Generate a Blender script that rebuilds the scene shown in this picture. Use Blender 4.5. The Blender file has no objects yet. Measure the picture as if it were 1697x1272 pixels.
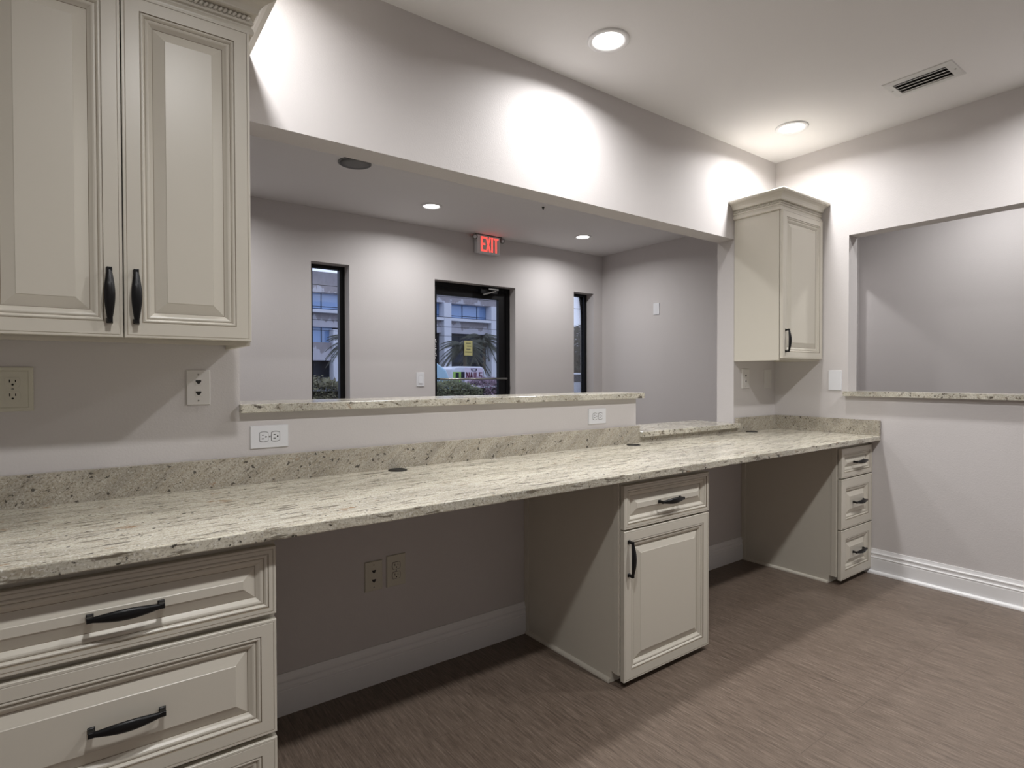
import bpy, math, random
from mathutils import Vector, Matrix

random.seed(7)
sc = bpy.context.scene
COL = sc.collection
PI = math.pi

# ------------------------------------------------------------------ camera
YAW, PITCH, ROLL = 0.6340, -0.0147, -0.0022
FPX = 941.72
F = Vector((math.sin(YAW), math.cos(YAW), 0)); R = Vector((math.cos(YAW), -math.sin(YAW), 0)); U = Vector((0, 0, 1))
F, U = F*math.cos(PITCH) + U*math.sin(PITCH), U*math.cos(PITCH) - F*math.sin(PITCH)
R, U = R*math.cos(ROLL) + U*math.sin(ROLL), U*math.cos(ROLL) - R*math.sin(ROLL)
cd = bpy.data.cameras.new('camera'); cam = bpy.data.objects.new('camera', cd); COL.objects.link(cam)
cd.sensor_fit = 'HORIZONTAL'; cd.sensor_width = 36.0; cd.lens = FPX/1697*36.0
cd.clip_start = 0.02; cd.clip_end = 400
M = Matrix.Identity(4)
for i in range(3):
    M[i][0] = R[i]; M[i][1] = U[i]; M[i][2] = -F[i]
M[0][3], M[1][3], M[2][3] = 0.0, -2.1319, 1.22
cam.matrix_world = M
sc.camera = cam

# ------------------------------------------------------------------ world (dusk sky) and exposure
w = bpy.data.worlds.new('dusk_sky'); sc.world = w; w.use_nodes = True
wn = w.node_tree.nodes; wl = w.node_tree.links
bg = wn['Background']; bg.inputs[0].default_value = (0.60, 0.66, 0.86, 1); bg.inputs[1].default_value = 1.6
sc.view_settings.view_transform = 'Standard'
sc.view_settings.look = 'None'
sc.view_settings.gamma = 1.0
sc.view_settings.use_curve_mapping = False
sc.view_settings.exposure = 0.09

KITCHEN_W = 11.0     # downlights in the row along the counter
ROOM_W = 17.0        # downlights further back in the room
LOBBY_W = 8.6
HALL_W = 10.0
LAMP_COL = (1.0, 0.988, 0.98)
SPREAD = math.radians(160)

# ------------------------------------------------------------------ measured dimensions (metres)
XR = 3.871; T = 0.123; YB = 2.25; ZC = 2.704; ZL = 2.503; ZS = 2.1025
XJL, XJR = 0.404, 3.364; XLR = 4.435; XF = 5.20
ZCT = 0.848; ZCB = 0.8186; YCF = -0.673; ZBS = 0.942
ZLED = 1.1238; YCAB = -0.607; YDOOR = -0.627
XW = -1.6; YS = -4.6

# ------------------------------------------------------------------ materials
def mat(name, col, rough=0.5, metal=0.0, spec=0.5):
    m = bpy.data.materials.new(name); m.use_nodes = True
    b = m.node_tree.nodes['Principled BSDF']
    b.inputs['Base Color'].default_value = (*col, 1); b.inputs['Roughness'].default_value = rough
    b.inputs['Metallic'].default_value = metal; b.inputs['Specular IOR Level'].default_value = spec
    return m
class NT:
    def __init__(s, m): s.t = m.node_tree; s.b = s.t.nodes['Principled BSDF']; s.c = None
    def n(s, typ, **kw):
        o = s.t.nodes.new(typ)
        for k, v in kw.items(): setattr(o, k, v)
        return o
    def l(s, a, b): s.t.links.new(a, b)
    def co(s, scale=(1, 1, 1), rot=(0, 0, 0), loc=(0, 0, 0)):
        if s.c is None: s.c = s.n('ShaderNodeNewGeometry')
        mp = s.n('ShaderNodeMapping')
        if any(rot): mp.vector_type = 'TEXTURE'; scale = tuple(1/a for a in scale)
        mp.inputs['Scale'].default_value = scale; mp.inputs['Rotation'].default_value = rot; mp.inputs['Location'].default_value = loc
        s.l(s.c.outputs['Position'], mp.inputs[0]); return mp.outputs[0]
    def noise(s, vec, scale, detail=3, rough=0.55):
        o = s.n('ShaderNodeTexNoise'); o.inputs['Scale'].default_value = scale; o.inputs['Detail'].default_value = detail; o.inputs['Roughness'].default_value = rough
        s.l(vec, o.inputs['Vector']); return o.outputs[0]
    def ramp(s, fac, stops, interp='LINEAR'):
        o = s.n('ShaderNodeValToRGB'); o.color_ramp.interpolation = interp; e = o.color_ramp.elements
        while len(e) < len(stops): e.new(0.5)
        for el, (p, c) in zip(e, stops): el.position = p; el.color = (*c, 1) if len(c) == 3 else c
        s.l(fac, o.inputs[0]); return o.outputs[0]
    def mix(s, fac, a, b, mode='MIX'):
        o = s.n('ShaderNodeMix', data_type='RGBA', blend_type=mode)
        for sock, v in ((o.inputs[0], fac), (o.inputs[6], a), (o.inputs[7], b)):
            if hasattr(v, 'is_output'): s.l(v, sock)
            elif isinstance(v, (int, float)): sock.default_value = v
            else: sock.default_value = (*v, 1)
        return o.outputs[2]
    def bump(s, h, strength, dist):
        o = s.n('ShaderNodeBump'); o.inputs['Strength'].default_value = strength; o.inputs['Distance'].default_value = dist
        s.l(h, o.inputs['Height']); s.l(o.outputs[0], s.b.inputs['Normal'])
    def base(s, c): s.l(c, s.b.inputs['Base Color'])
W_ = (1, 1, 1); K_ = (0, 0, 0)

def painted(name, col, rough, bump=0.25, scale=95):
    m = mat(name, col, rough, spec=0.3); t = NT(m); v = t.co()
    h = t.noise(v, scale, 3, 0.6)
    t.bump(h, bump, 0.002); return m
M_wall = painted('wall_paint', (0.616, 0.589, 0.584), 0.62, 0.28, 150)
M_ceil = painted('ceiling_paint', (0.78, 0.77, 0.77), 0.75, 0.15, 140)
M_trim = mat('trim_white', (0.84, 0.84, 0.85), 0.32)
M_cream = mat('cabinet_cream', (0.65, 0.615, 0.535), 0.34)
M_glaze = mat('cabinet_glaze', (0.27, 0.225, 0.165), 0.5)
M_black = mat('handle_black', (0.010, 0.010, 0.011), 0.38, 0.4)
M_plate = mat('plate_white', (0.76, 0.77, 0.80), 0.3)
M_almond = mat('plate_ivory', (0.62, 0.60, 0.51), 0.3)
M_greyw = mat('plate_offwhite', (0.66, 0.64, 0.62), 0.3)
M_dark = mat('dark_slot', (0.012, 0.011, 0.010), 0.6)
M_line = mat('seam_grey', (0.13, 0.125, 0.12), 0.6)
M_screw = mat('screw_steel', (0.35, 0.34, 0.32), 0.35, 0.8)
M_alu = mat('black_aluminium', (0.004, 0.004, 0.005), 0.45, 0.0, 0.25)
M_steel = mat('brushed_steel', (0.55, 0.55, 0.54), 0.3, 1.0)
M_vent = mat('vent_white', (0.66, 0.66, 0.65), 0.4)
M_spk = mat('speaker_grille', (0.19, 0.19, 0.19), 0.7)

def granite(name, base, fleck, rot, dark, tone, lsc=150, lamt=0.6, th=0.0, fa=0.6):
    m = mat(name, (0.6, 0.58, 0.5), 0.17); t = NT(m)
    vb = t.co(base, rot); vf = t.co(fleck, rot, (3, 1, 2)); vp = t.co((1, 1, 1), rot)
    big = t.noise(vb, 2.6, 5, 0.62)
    c = t.ramp(big, [(0.30, tuple(0.66*a for a in tone)), (0.42, tuple(0.82*a for a in tone)), (0.53, tone), (0.68, tuple(min(0.72, 1.13*a) for a in tone))])
    mid = t.noise(t.co(tuple(a*2.3 for a in base), rot, (5, 2, 8)), 6.0, 5, 0.7)
    c = t.mix(t.ramp(mid, [(0.48, K_), (0.62, (0.62, 0.62, 0.62))]), c, (0.36, 0.315, 0.235))
    fine = t.noise(vp, 190, 3, 0.6)
    c = t.mix(t.ramp(fine, [(0.52, K_), (0.62, (fa, fa, fa))]), c, (0.22, 0.19, 0.145))
    lite = t.noise(vp, lsc, 3, 0.6)
    c = t.mix(t.ramp(lite, [(0.55, K_), (0.68, (lamt, lamt, lamt))]), c, (0.82, 0.81, 0.77))
    fl = t.noise(vf, 12, 4, 0.62)
    c = t.mix(t.ramp(fl, [(0.57+th, K_), (0.64+th, tuple([0.9*dark]*3))]), c, (0.13, 0.108, 0.078))
    f2 = t.noise(t.co(tuple(a*0.45 for a in fleck), rot, (11, 4, 6)), 12, 4, 0.6)
    c = t.mix(t.ramp(f2, [(0.635+th, K_), (0.685+th, tuple([0.95*dark]*3))]), c, (0.07, 0.056, 0.042))
    sp = t.noise(t.co((1, 1, 1), rot, (7, 3, 1)), 60, 2, 0.5)
    c = t.mix(t.ramp(sp, [(0.662, K_), (0.70, tuple([0.95*dark]*3))]), c, (0.03, 0.026, 0.022))
    ru = t.noise(t.co((1, 1.6, 1.6), rot, (2, 9, 5)), 10, 5, 0.7)
    c = t.mix(t.ramp(ru, [(0.645, K_), (0.72, (0.85, 0.85, 0.85))]), c, (0.27, 0.13, 0.04))
    t.base(c); return m
M_gran = granite('granite_top', (0.9, 6.0, 3.0), (0.9, 5.2, 6.0), (0, 0, math.radians(3)), 0.95, (0.61, 0.58, 0.485))
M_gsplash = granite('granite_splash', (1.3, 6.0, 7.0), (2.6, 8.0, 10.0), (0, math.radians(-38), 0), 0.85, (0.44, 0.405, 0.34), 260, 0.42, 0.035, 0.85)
M_gedge = granite('granite_ledge', (1.8, 3.0, 3.0), (2.4, 5.0, 5.0), (0, math.radians(12), 0), 0.95, (0.57, 0.545, 0.465), 240, 0.5)

M_floor = mat('vinyl_plank', (0.2, 0.16, 0.14), 0.42, spec=0.35)
t = NT(M_floor)
vb = t.co((1, 1, 1), (0, 0, PI/2))
br = t.n('ShaderNodeTexBrick'); br.offset = 0.37; br.inputs['Scale'].default_value = 1.0
br.inputs['Brick Width'].default_value = 1.22; br.inputs['Row Height'].default_value = 0.182; br.inputs['Mortar Size'].default_value = 0.0008
br.inputs['Color1'].default_value = (0, 0, 0, 1); br.inputs['Color2'].default_value = (1, 1, 1, 1); br.inputs['Mortar'].default_value = (0.5, 0.5, 0.5, 1)
t.l(vb, br.inputs['Vector'])
g1 = t.noise(t.co((150, 9.0, 1)), 1.0, 8, 0.80)
g2 = t.noise(t.co((38, 1.3, 1)), 1.0, 4, 0.6)
g3 = t.noise(t.co((260, 11, 1)), 1.0, 5, 0.7)
c = t.ramp(g1, [(0.34, (0.046, 0.032, 0.023)), (0.46, (0.130, 0.096, 0.073)), (0.56, (0.215, 0.165, 0.129)), (0.68, (0.37, 0.303, 0.246))])
c = t.mix(0.30, c, t.ramp(g2, [(0.3, (0.115, 0.085, 0.065)), (0.7, (0.230, 0.178, 0.141))]))
c = t.mix(t.ramp(g3, [(0.54, K_), (0.68, (0.65, 0.65, 0.65))]), c, (0.045, 0.034, 0.028))
c = t.mix(0.12, c, t.ramp(br.outputs[0], [(0, (0.09, 0.07, 0.058)), (1, (0.20, 0.165, 0.14))]))
c = t.mix(t.ramp(br.outputs['Fac'], [(0, K_), (1, (0.6, 0.6, 0.6))]), c, (0.05, 0.038, 0.03))
t.base(c); t.bump(g1, 0.12, 0.001)

def emit(name, col, strength):
    m = bpy.data.materials.new(name); m.use_nodes = True; nt = m.node_tree; nt.nodes.clear()
    e = nt.nodes.new('ShaderNodeEmission'); e.inputs[0].default_value = (*col, 1); e.inputs[1].default_value = strength
    o = nt.nodes.new('ShaderNodeOutputMaterial'); nt.links.new(e.outputs[0], o.inputs[0]); return m
M_lens = emit('lamp_lens', (1, 0.98, 0.95), 6.0)
M_red = emit('exit_red', (1.0, 0.085, 0.070), 1.5)
def glass(name, refl=0.055, tint=(0.93, 0.95, 0.97)):
    m = bpy.data.materials.new(name); m.use_nodes = True; nt = m.node_tree; nt.nodes.clear()
    tr = nt.nodes.new('ShaderNodeBsdfTransparent'); tr.inputs[0].default_value = (*tint, 1)
    gl = nt.nodes.new('ShaderNodeBsdfGlossy'); gl.inputs['Roughness'].default_value = 0.02
    mx = nt.nodes.new('ShaderNodeMixShader'); lw = nt.nodes.new('ShaderNodeFresnel'); lw.inputs[0].default_value = 1.45
    o = nt.nodes.new('ShaderNodeOutputMaterial')
    nt.links.new(lw.outputs[0], mx.inputs[0]); nt.links.new(tr.outputs[0], mx.inputs[1]); nt.links.new(gl.outputs[0], mx.inputs[2]); nt.links.new(mx.outputs[0], o.inputs[0]); return m
M_glass = glass('window_glass')

# ------------------------------------------------------------------ mesh builder
class MB:
    def __init__(s): s.v = []; s.f = []; s.m = []; s.sm = []
    def add(s, vs, fs, mi=0, smooth=False):
        o = len(s.v); s.v += [tuple(v) for v in vs]
        for f in fs: s.f.append(tuple(i+o for i in f)); s.m.append(mi); s.sm.append(smooth)
    def box(s, a, b, mi=0):
        x0, y0, z0 = [min(a[i], b[i]) for i in range(3)]; x1, y1, z1 = [max(a[i], b[i]) for i in range(3)]
        s.add([(x0,y0,z0),(x1,y0,z0),(x1,y1,z0),(x0,y1,z0),(x0,y0,z1),(x1,y0,z1),(x1,y1,z1),(x0,y1,z1)],
              [(0,3,2,1),(4,5,6,7),(0,1,5,4),(1,2,6,5),(2,3,7,6),(3,0,4,7)], mi)
    def obox(s, c, ux, uy, uz, sx, sy, sz, mi=0):     # oriented box, half sizes
        c, ux, uy, uz = map(Vector, (c, ux, uy, uz))
        vs = [c + ux*sx*i + uy*sy*j + uz*sz*k for k in (-1, 1) for (i, j) in ((-1,-1),(1,-1),(1,1),(-1,1))]
        s.add(vs, [(0,3,2,1),(4,5,6,7),(0,1,5,4),(1,2,6,5),(2,3,7,6),(3,0,4,7)], mi)
    def loft(s, rings, mi=0, cap=True, smooth=False, closed=True):
        n = len(rings[0]); o = len(s.v)
        for r in rings: s.v += [tuple(p) for p in r]
        for k in range(len(rings)-1):
            for i in range(n if closed else n-1):
                j = (i+1) % n
                s.f.append((o+k*n+i, o+k*n+j, o+(k+1)*n+j, o+(k+1)*n+i)); s.m.append(mi[k] if isinstance(mi, list) else mi); s.sm.append(smooth)
        if cap:
            m0 = mi[0] if isinstance(mi, list) else mi; m1 = mi[-1] if isinstance(mi, list) else mi
            s.f.append(tuple(o+i for i in reversed(range(n)))); s.m.append(m0); s.sm.append(False)
            s.f.append(tuple(o+(len(rings)-1)*n+i for i in range(n))); s.m.append(m1); s.sm.append(False)
    def lathe(s, prof, c, axis=(0,0,1), n=32, mi=0, smooth=True, cap=True):
        ax = Vector(axis).normalized(); a = ax.orthogonal().normalized(); b = ax.cross(a); c = Vector(c)
        s.loft([[c + ax*h + (a*math.cos(2*PI*i/n) + b*math.sin(2*PI*i/n))*r for i in range(n)] for r, h in prof], mi, cap, smooth)
    def prism(s, pts, d, mi=0):        # polygon (3D points) extruded by vector d
        d = Vector(d); pts = [Vector(p) for p in pts]; s.loft([pts, [p+d for p in pts]], mi)
    def tube(s, pts, r, n=8, mi=0):
        pts = [Vector(p) for p in pts]; rings = []
        for i, p in enumerate(pts):
            d = (pts[min(i+1, len(pts)-1)] - pts[max(i-1, 0)]).normalized()
            a = d.cross(Vector((0.31, 0.17, 0.93))).normalized(); b = d.cross(a)
            rr = r[i] if isinstance(r, (list, tuple)) else r
            rings.append([p + (a*math.cos(2*PI*k/n) + b*math.sin(2*PI*k/n))*rr for k in range(n)])
        s.loft(rings, mi, True, True)
    def build(s, name, mats, parent=None, bevel=0, seg=2, fix=True):
        if not isinstance(mats, (list, tuple)): mats = [mats]
        off = parent_origin(parent)
        me = bpy.data.meshes.new(name); me.from_pydata([(x-off[0], y-off[1], z-off[2]) for x, y, z in s.v], [], s.f)
        for m in mats: me.materials.append(m)
        me.polygons.foreach_set('material_index', s.m); me.polygons.foreach_set('use_smooth', s.sm)
        me.update()
        if fix:
            import bmesh
            bm = bmesh.new(); bm.from_mesh(me); bmesh.ops.recalc_face_normals(bm, faces=bm.faces); bm.to_mesh(me); bm.free()
        o = bpy.data.objects.new(name, me); COL.objects.link(o)
        if parent: o.parent = parent
        if bevel:
            b = o.modifiers.new('bevel', 'BEVEL'); b.width = bevel; b.segments = seg; b.limit_method = 'ANGLE'; b.angle_limit = math.radians(40)
        return o
def parent_origin(p):
    o = Vector((0, 0, 0))
    while p is not None: o += p.location; p = p.parent
    return o
def thing(name, label, cat, loc, group=None):
    o = bpy.data.objects.new(name, None); COL.objects.link(o); o.location = loc; o.empty_display_size = 0.05
    return tag(o, label, cat, group)
def tag(o, label, cat, group=None):
    o['label'] = label; o['category'] = cat
    if group: o['group'] = group
    return o
def struct(o): o['kind'] = 'structure'; return o

# ------------------------------------------------------------------ room shell
m = MB()
m.box((XW, 0, 0), (XJL, T, ZC)); m.box((XJR, 0, 0), (XR+0.1185, T, ZC)); m.box((XJL, 0, ZS), (XJR, T, ZC))
m.box((XJL, 0, 0), (2.42, T, ZLED-0.0296)); m.box((2.42, 0, 0), (XJR, T, 0.8786))
m.box((XR+0.1185, 0, 0), (4.60, T, ZC)); m.box((4.60, 0, ZS), (5.166, T, ZC)); m.box((5.166, 0, 0), (XF, T, ZC))
struct(m.build('wall_north', M_wall))
m = MB(); YO, YO2, ZO, ZRL = -0.483, -2.6, 2.1065, 1.116
m.box((XR, YO, 0), (XR+0.1185, 0, ZC)); m.box((XR, YO2, ZO), (XR+0.1185, YO, ZC)); m.box((XR, YO2, 0), (XR+0.1185, YO, ZRL-0.0296)); m.box((XR, YS, 0), (XR+0.1185, YO2, ZC))
struct(m.build('wall_east', M_wall))
m = MB(); m.box((XW-0.12, YS-0.12, 0), (XW, YB+0.2, ZC)); struct(m.build('wall_west', M_wall))
m = MB(); m.box((XW, YS-0.12, 0), (XF+0.12, YS, ZC)); struct(m.build('wall_south', M_wall))
m = MB(); m.box((XF, YS, 0), (XF+0.12, YB+0.2, ZC)); struct(m.build('wall_hall_east', M_wall))
m = MB(); m.box((XLR, T, 0), (XLR+0.12, YB, ZL)); struct(m.build('wall_lobby_east', M_wall))
W1, W2, D1 = (1.3332, 1.6309, 0.10, 2.0937), (4.0212, 4.3047, 0.10, 2.0912), (2.391, 3.2632, 0.0, 2.0585)
m = MB(); y0, y1 = YB, YB+0.2; xs = XW
for (a, b, z0, z1) in (W1, D1, W2):
    m.box((xs, y0, 0), (a, y1, ZC)); m.box((a, y0, z1), (b, y1, ZC))
    if z0 > 0: m.box((a, y0, 0), (b, y1, z0))
    xs = b
m.box((xs, y0, 0), (XF, y1, ZC)); struct(m.build('wall_lobby_north', M_wall))
m = MB(); m.box((XW-0.12, YS-0.12, ZC), (XF+0.12, T, ZC+0.1)); struct(m.build('ceiling', M_ceil))
m = MB(); m.box((XW, T, ZL), (XF, YB, ZL+0.08)); struct(m.build('ceiling', M_ceil))
m = MB(); m.box((XW-0.12, YS-0.12, -0.1), (XF+0.12, YB+0.2, 0)); struct(m.build('floor', M_floor))

# sweep a (out, z) profile along a 2D path, mitred; 'out' is to the right of travel
def sweep(mb, prof, path, mi=0, smooth=False):
    P = [Vector((p[0], p[1])) for p in path]; rings = []
    for i, p in enumerate(P):
        ns = []
        if i > 0: d = (P[i]-P[i-1]).normalized(); ns.append(Vector((d.y, -d.x)))
        if i < len(P)-1: d = (P[i+1]-P[i]).normalized(); ns.append(Vector((d.y, -d.x)))
        mt = ns[0] if len(ns) == 1 else (ns[0]+ns[1])/(1+ns[0].dot(ns[1]))
        rings.append([Vector((p.x+mt.x*o, p.y+mt.y*o, z)) for o, z in prof])
    mb.loft(rings, mi, True, smooth)
BASE = [(0, 0), (0.014, 0), (0.014, 0.088), (0.0125, 0.090), (0.0125, 0.093), (0.0145, 0.095), (0.0145, 0.099), (0.011, 0.103), (0.0095, 0.112), (0.0095, 0.116), (0.012, 0.119), (0.012, 0.124), (0.008, 0.130), (0.0055, 0.140), (0.0045, 0.148), (0, 0.148)]
SHOE = [(0.0142, 0), (0.031, 0), (0.0305, 0.006), (0.028, 0.012), (0.023, 0.0165), (0.0142, 0.019)]
def baseboard(name, path, shoe):
    mb = MB(); sweep(mb, BASE, path); o = struct(mb.build(name, M_trim))
    if shoe:
        mb = MB(); sweep(mb, SHOE, path); mb.build('shoe_moulding', M_trim, o)
baseboard('baseboard_north', [(0.3662, 0), (1.6425, 0)], False)
baseboard('baseboard_north', [(2.1885, 0), (3.4603, 0)], False)
baseboard('baseboard_east', [(XR, -0.565), (XR, YS)], True)
baseboard('baseboard_south', [(XR, YS), (XW, YS)], True)
baseboard('baseboard_west', [(XW, YS), (XW, 0)], True)

# ------------------------------------------------------------------ downlights
def downlight(x, y, z, watts, label, cat='ceiling light', group=None, rad=0.092, lens=0.068):
    r = thing('recessed_downlight', label, cat, (x, y, z), group)
    mb = MB(); mb.lathe([(rad, 0), (rad, -0.004), (rad-0.004, -0.008), (lens+0.006, -0.008), (lens, -0.003), (lens, 0)], (x, y, z), n=40, cap=False); mb.build('trim_ring', M_trim, r)
    mb = MB(); mb.lathe([(lens, -0.0015), (lens*0.7, -0.0028), (0.002, -0.0032)], (x, y, z), n=40); mb.build('lens', M_lens, r)
    ld = bpy.data.lights.new('lamp', 'AREA'); ld.shape = 'DISK'; ld.size = lens*1.9; ld.energy = watts; ld.color = LAMP_COL; ld.spread = SPREAD
    lo = bpy.data.objects.new('lamp', ld); COL.objects.link(lo); lo.parent = r; lo.location = (0, 0, -0.009)
    return r
G1 = 'recessed downlights in the white ceilings'
downlight(3.386, -0.364, ZC, KITCHEN_W, 'recessed round downlight in the near ceiling above the small corner wall cabinet', group=G1)
downlight(1.851, -0.340, ZC, KITCHEN_W, 'recessed round downlight in the near ceiling over the middle of the granite counter', group=G1)
downlight(0.290, -0.350, ZC, KITCHEN_W, 'recessed round downlight in the near ceiling above the large left wall cabinet', group=G1)
downlight(3.386, -1.77, ZC, ROOM_W, 'recessed round downlight near the east wall, second row back from the counter', group=G1)
downlight(1.851, -1.77, ZC, ROOM_W, 'recessed round downlight in the middle of the room, second row back from the counter', group=G1)
downlight(0.290, -1.77, ZC, ROOM_W, 'recessed round downlight at the left of the room, second row back from the counter', group=G1)
downlight(2.066, 1.700, ZL, LOBBY_W, 'recessed round downlight in the lobby ceiling left of the exit sign', group=G1, rad=0.078, lens=0.058)
downlight(3.655, 1.728, ZL, LOBBY_W, 'recessed round downlight in the lobby ceiling right of the exit sign', group=G1, rad=0.078, lens=0.058)
downlight(0.470, 1.700, ZL, LOBBY_W, 'recessed round downlight at the far left end of the lobby ceiling', group=G1, rad=0.078, lens=0.058)
downlight(2.066, 0.560, ZL, LOBBY_W, 'recessed round downlight in the lobby ceiling just behind the beam', group=G1, rad=0.078, lens=0.058)
downlight(4.60, -1.03, ZC, HALL_W, 'recessed round downlight in the side hall beyond the right opening', group=G1)
downlight(4.85, 0.53, ZL, HALL_W*0.7, 'recessed round downlight beyond the far end of the side hall', group=G1, rad=0.078, lens=0.058)

# ------------------------------------------------------------------ counter, splashes, ledges
m = MB(); m.box((XW+0.002, YCF, ZCB), (XR-0.002, -0.001, ZCT)); o = m.build('countertop', M_gran, bevel=0.003)
tag(o, 'long beige granite countertop running under the pass-through to the right wall', 'countertop')
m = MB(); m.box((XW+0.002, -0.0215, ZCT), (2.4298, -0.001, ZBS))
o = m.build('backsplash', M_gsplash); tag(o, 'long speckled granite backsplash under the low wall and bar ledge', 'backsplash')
m = MB(); m.box((2.4305, -0.0215, ZCT), (3.3755, -0.001, 0.8784)); o = m.build('backsplash', M_gsplash)
tag(o, 'thin strip of granite backsplash tucked under the low shelf slab', 'backsplash')
m = MB(); m.box((3.3765, -0.0215, ZCT), (XR-0.0222, -0.001, ZBS)); o = m.build('backsplash', M_gsplash, bevel=0.0015)
tag(o, 'short granite backsplash below the small corner cabinet, right of the low shelf', 'backsplash')
m = MB(); m.box((XR-0.0215, YCF, ZCT), (XR-0.001, -0.0012, ZBS)); o = m.build('backsplash', M_gsplash, bevel=0.0015)
tag(o, 'short granite side splash at the right end of the counter against the wall', 'backsplash')
m = MB(); m.prism([(0.4005, -0.034, ZLED-0.0296), (2.4548, -0.034, ZLED-0.0296), (2.4548, 0.215, ZLED-0.0296), (XJL+0.001, 0.265, ZLED-0.0296), (XJL+0.001, 0.001, ZLED-0.0296), (0.4005, -0.001, ZLED-0.0296)], (0, 0, 0.0296))
o = m.build('bar_ledge', M_gedge, bevel=0.003); tag(o, 'granite bar ledge on top of the low wall below the long opening', 'ledge')
m = MB(); m.prism([(2.4305, -0.044, 0.8787), (3.3756, -0.044, 0.8787), (3.3756, -0.0005, 0.8787), (XJR-0.001, -0.0005, 0.8787), (XJR-0.001, 0.30, 0.8787), (2.4205, 0.30, 0.8787), (2.4205, 0.0005, 0.8787), (2.4305, 0.0005, 0.8787)], (0, 0, 0.0294))
o = m.build('transaction_shelf', M_gedge, bevel=0.003); tag(o, 'low granite shelf slab at the right end of the long opening beside the bar ledge', 'ledge')
m = MB(); m.box((3.837, YO2+0.002, ZRL-0.0294), (XR-0.0005, YO+0.018, ZRL)); m.box((XR-0.0005, YO2+0.002, ZRL-0.0294), (4.02, YO-0.001, ZRL))
o = m.build('window_ledge', M_gedge); tag(o, 'granite ledge on the sill of the right wall opening', 'ledge')

def grommet(x, y, label):
    r = thing('cable_grommet', label, 'cable grommet', (x, y, ZCT), 'black cable grommets in the counter')
    mb = MB(); mb.lathe([(0.037, 0.0002), (0.037, 0.0022), (0.035, 0.0032), (0.030, 0.0032), (0.0295, 0.0015), (0.0295, 0.0002)], (x, y, ZCT), cap=False); mb.build('rim', M_black, r)
    mb = MB(); mb.lathe([(0.029, 0.0002), (0.029, 0.0020), (0.001, 0.0020)], (x, y, ZCT)); mb.build('cap', M_black, r)
grommet(0.962, -0.060, 'round black cable grommet nearest the left end of the counter')
grommet(2.316, -0.075, 'round black cable grommet just left of the low granite shelf')
grommet(3.475, -0.062, 'round black cable grommet in the corner below the small wall cabinet')

# ------------------------------------------------------------------ cabinet fronts and handles
def profile(stile):
    s = stile
    return [(0, 0.0195, 0), (0, 0.0015, 0), (0.0015, 0, 0), (0.0065, 0, 1), (0.0073, 0.0009, 0), (0.0085, 0, 0), (s, 0, 1), (s+0.0012, 0.0028, 0),
            (s+0.004, 0.0009, 0), (s+0.0065, 0.0008, 0), (s+0.0090, 0.0030, 0), (s+0.0110, 0.0062, 1), (s+0.0120, 0.0066, 0), (s+0.0132, 0.0056, 0), (s+0.0165, 0.0050, 0), (s+0.0200, 0.0062, 0), (s+0.0245, 0.0108, 0), (s+0.0290, 0.0142, 1), (s+0.0304, 0.0148, 0),
            (s+0.0318, 0.0142, 0), (s+0.057, 0.0040, 0), (s+0.0585, 0.0026, 0)]
def raised_front(name, x0, x1, z0, z1, yf, stile, parent):
    mb = MB(); rings = []; mi = []
    prof = profile(stile)
    for ins, d, g in prof:
        y = yf + d; rings.append([(x0+ins, y, z0+ins), (x1-ins, y, z0+ins), (x1-ins, y, z1-ins), (x0+ins, y, z1-ins)]); mi.append(g)
    mb.loft(rings, mi[:-1], True)
    return mb.build(name, [M_cream, M_glaze], parent)
def pull(cx, cz, yf, axis, parent, L=0.142):
    mb = MB(); A = Vector((1, 0, 0)) if axis == 'x' else Vector((0, 0, 1)); B = Vector((0, 0, 1)) if axis == 'x' else Vector((1, 0, 0)); N = Vector((0, -1, 0))
    c = Vector((cx, yf, cz)); rings = []; n = 14
    for k in range(n+1):
        t = k/n; a = (t-0.5)*L*0.985; e = math.sin(PI*t)
        wdt = 0.0050 + 0.0070*e**1.2; th = 0.0036 + 0.0026*e; off = 0.0205 + 0.0085*e
        rings.append([c + A*a + N*(off+th*q) + B*(wdt*p) for p, q in ((-1, -0.4), (-0.6, -1), (0.6, -1), (1, -0.4), (1, 0.3), (0.55, 1), (-0.55, 1), (-1, 0.3))])
    mb.loft(rings, 0, True, True)
    for s_ in (-1, 1):
        p = c + A*(s_*(L/2-0.006)); prof = [(0.0070, 0), (0.0070, 0.003), (0.0050, 0.005), (0.0048, 0.015), (0.0058, 0.019), (0.0058, 0.0245), (0.0045, 0.0258)]
        mb.loft([[p + N*h + A*(q*r) + B*(w_*r) for q, w_ in ((-1, -1), (1, -1), (1, 1), (-1, 1))] for r, h in prof])
    return mb.build('handle', M_black, parent, bevel=0.0007, seg=1)

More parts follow.
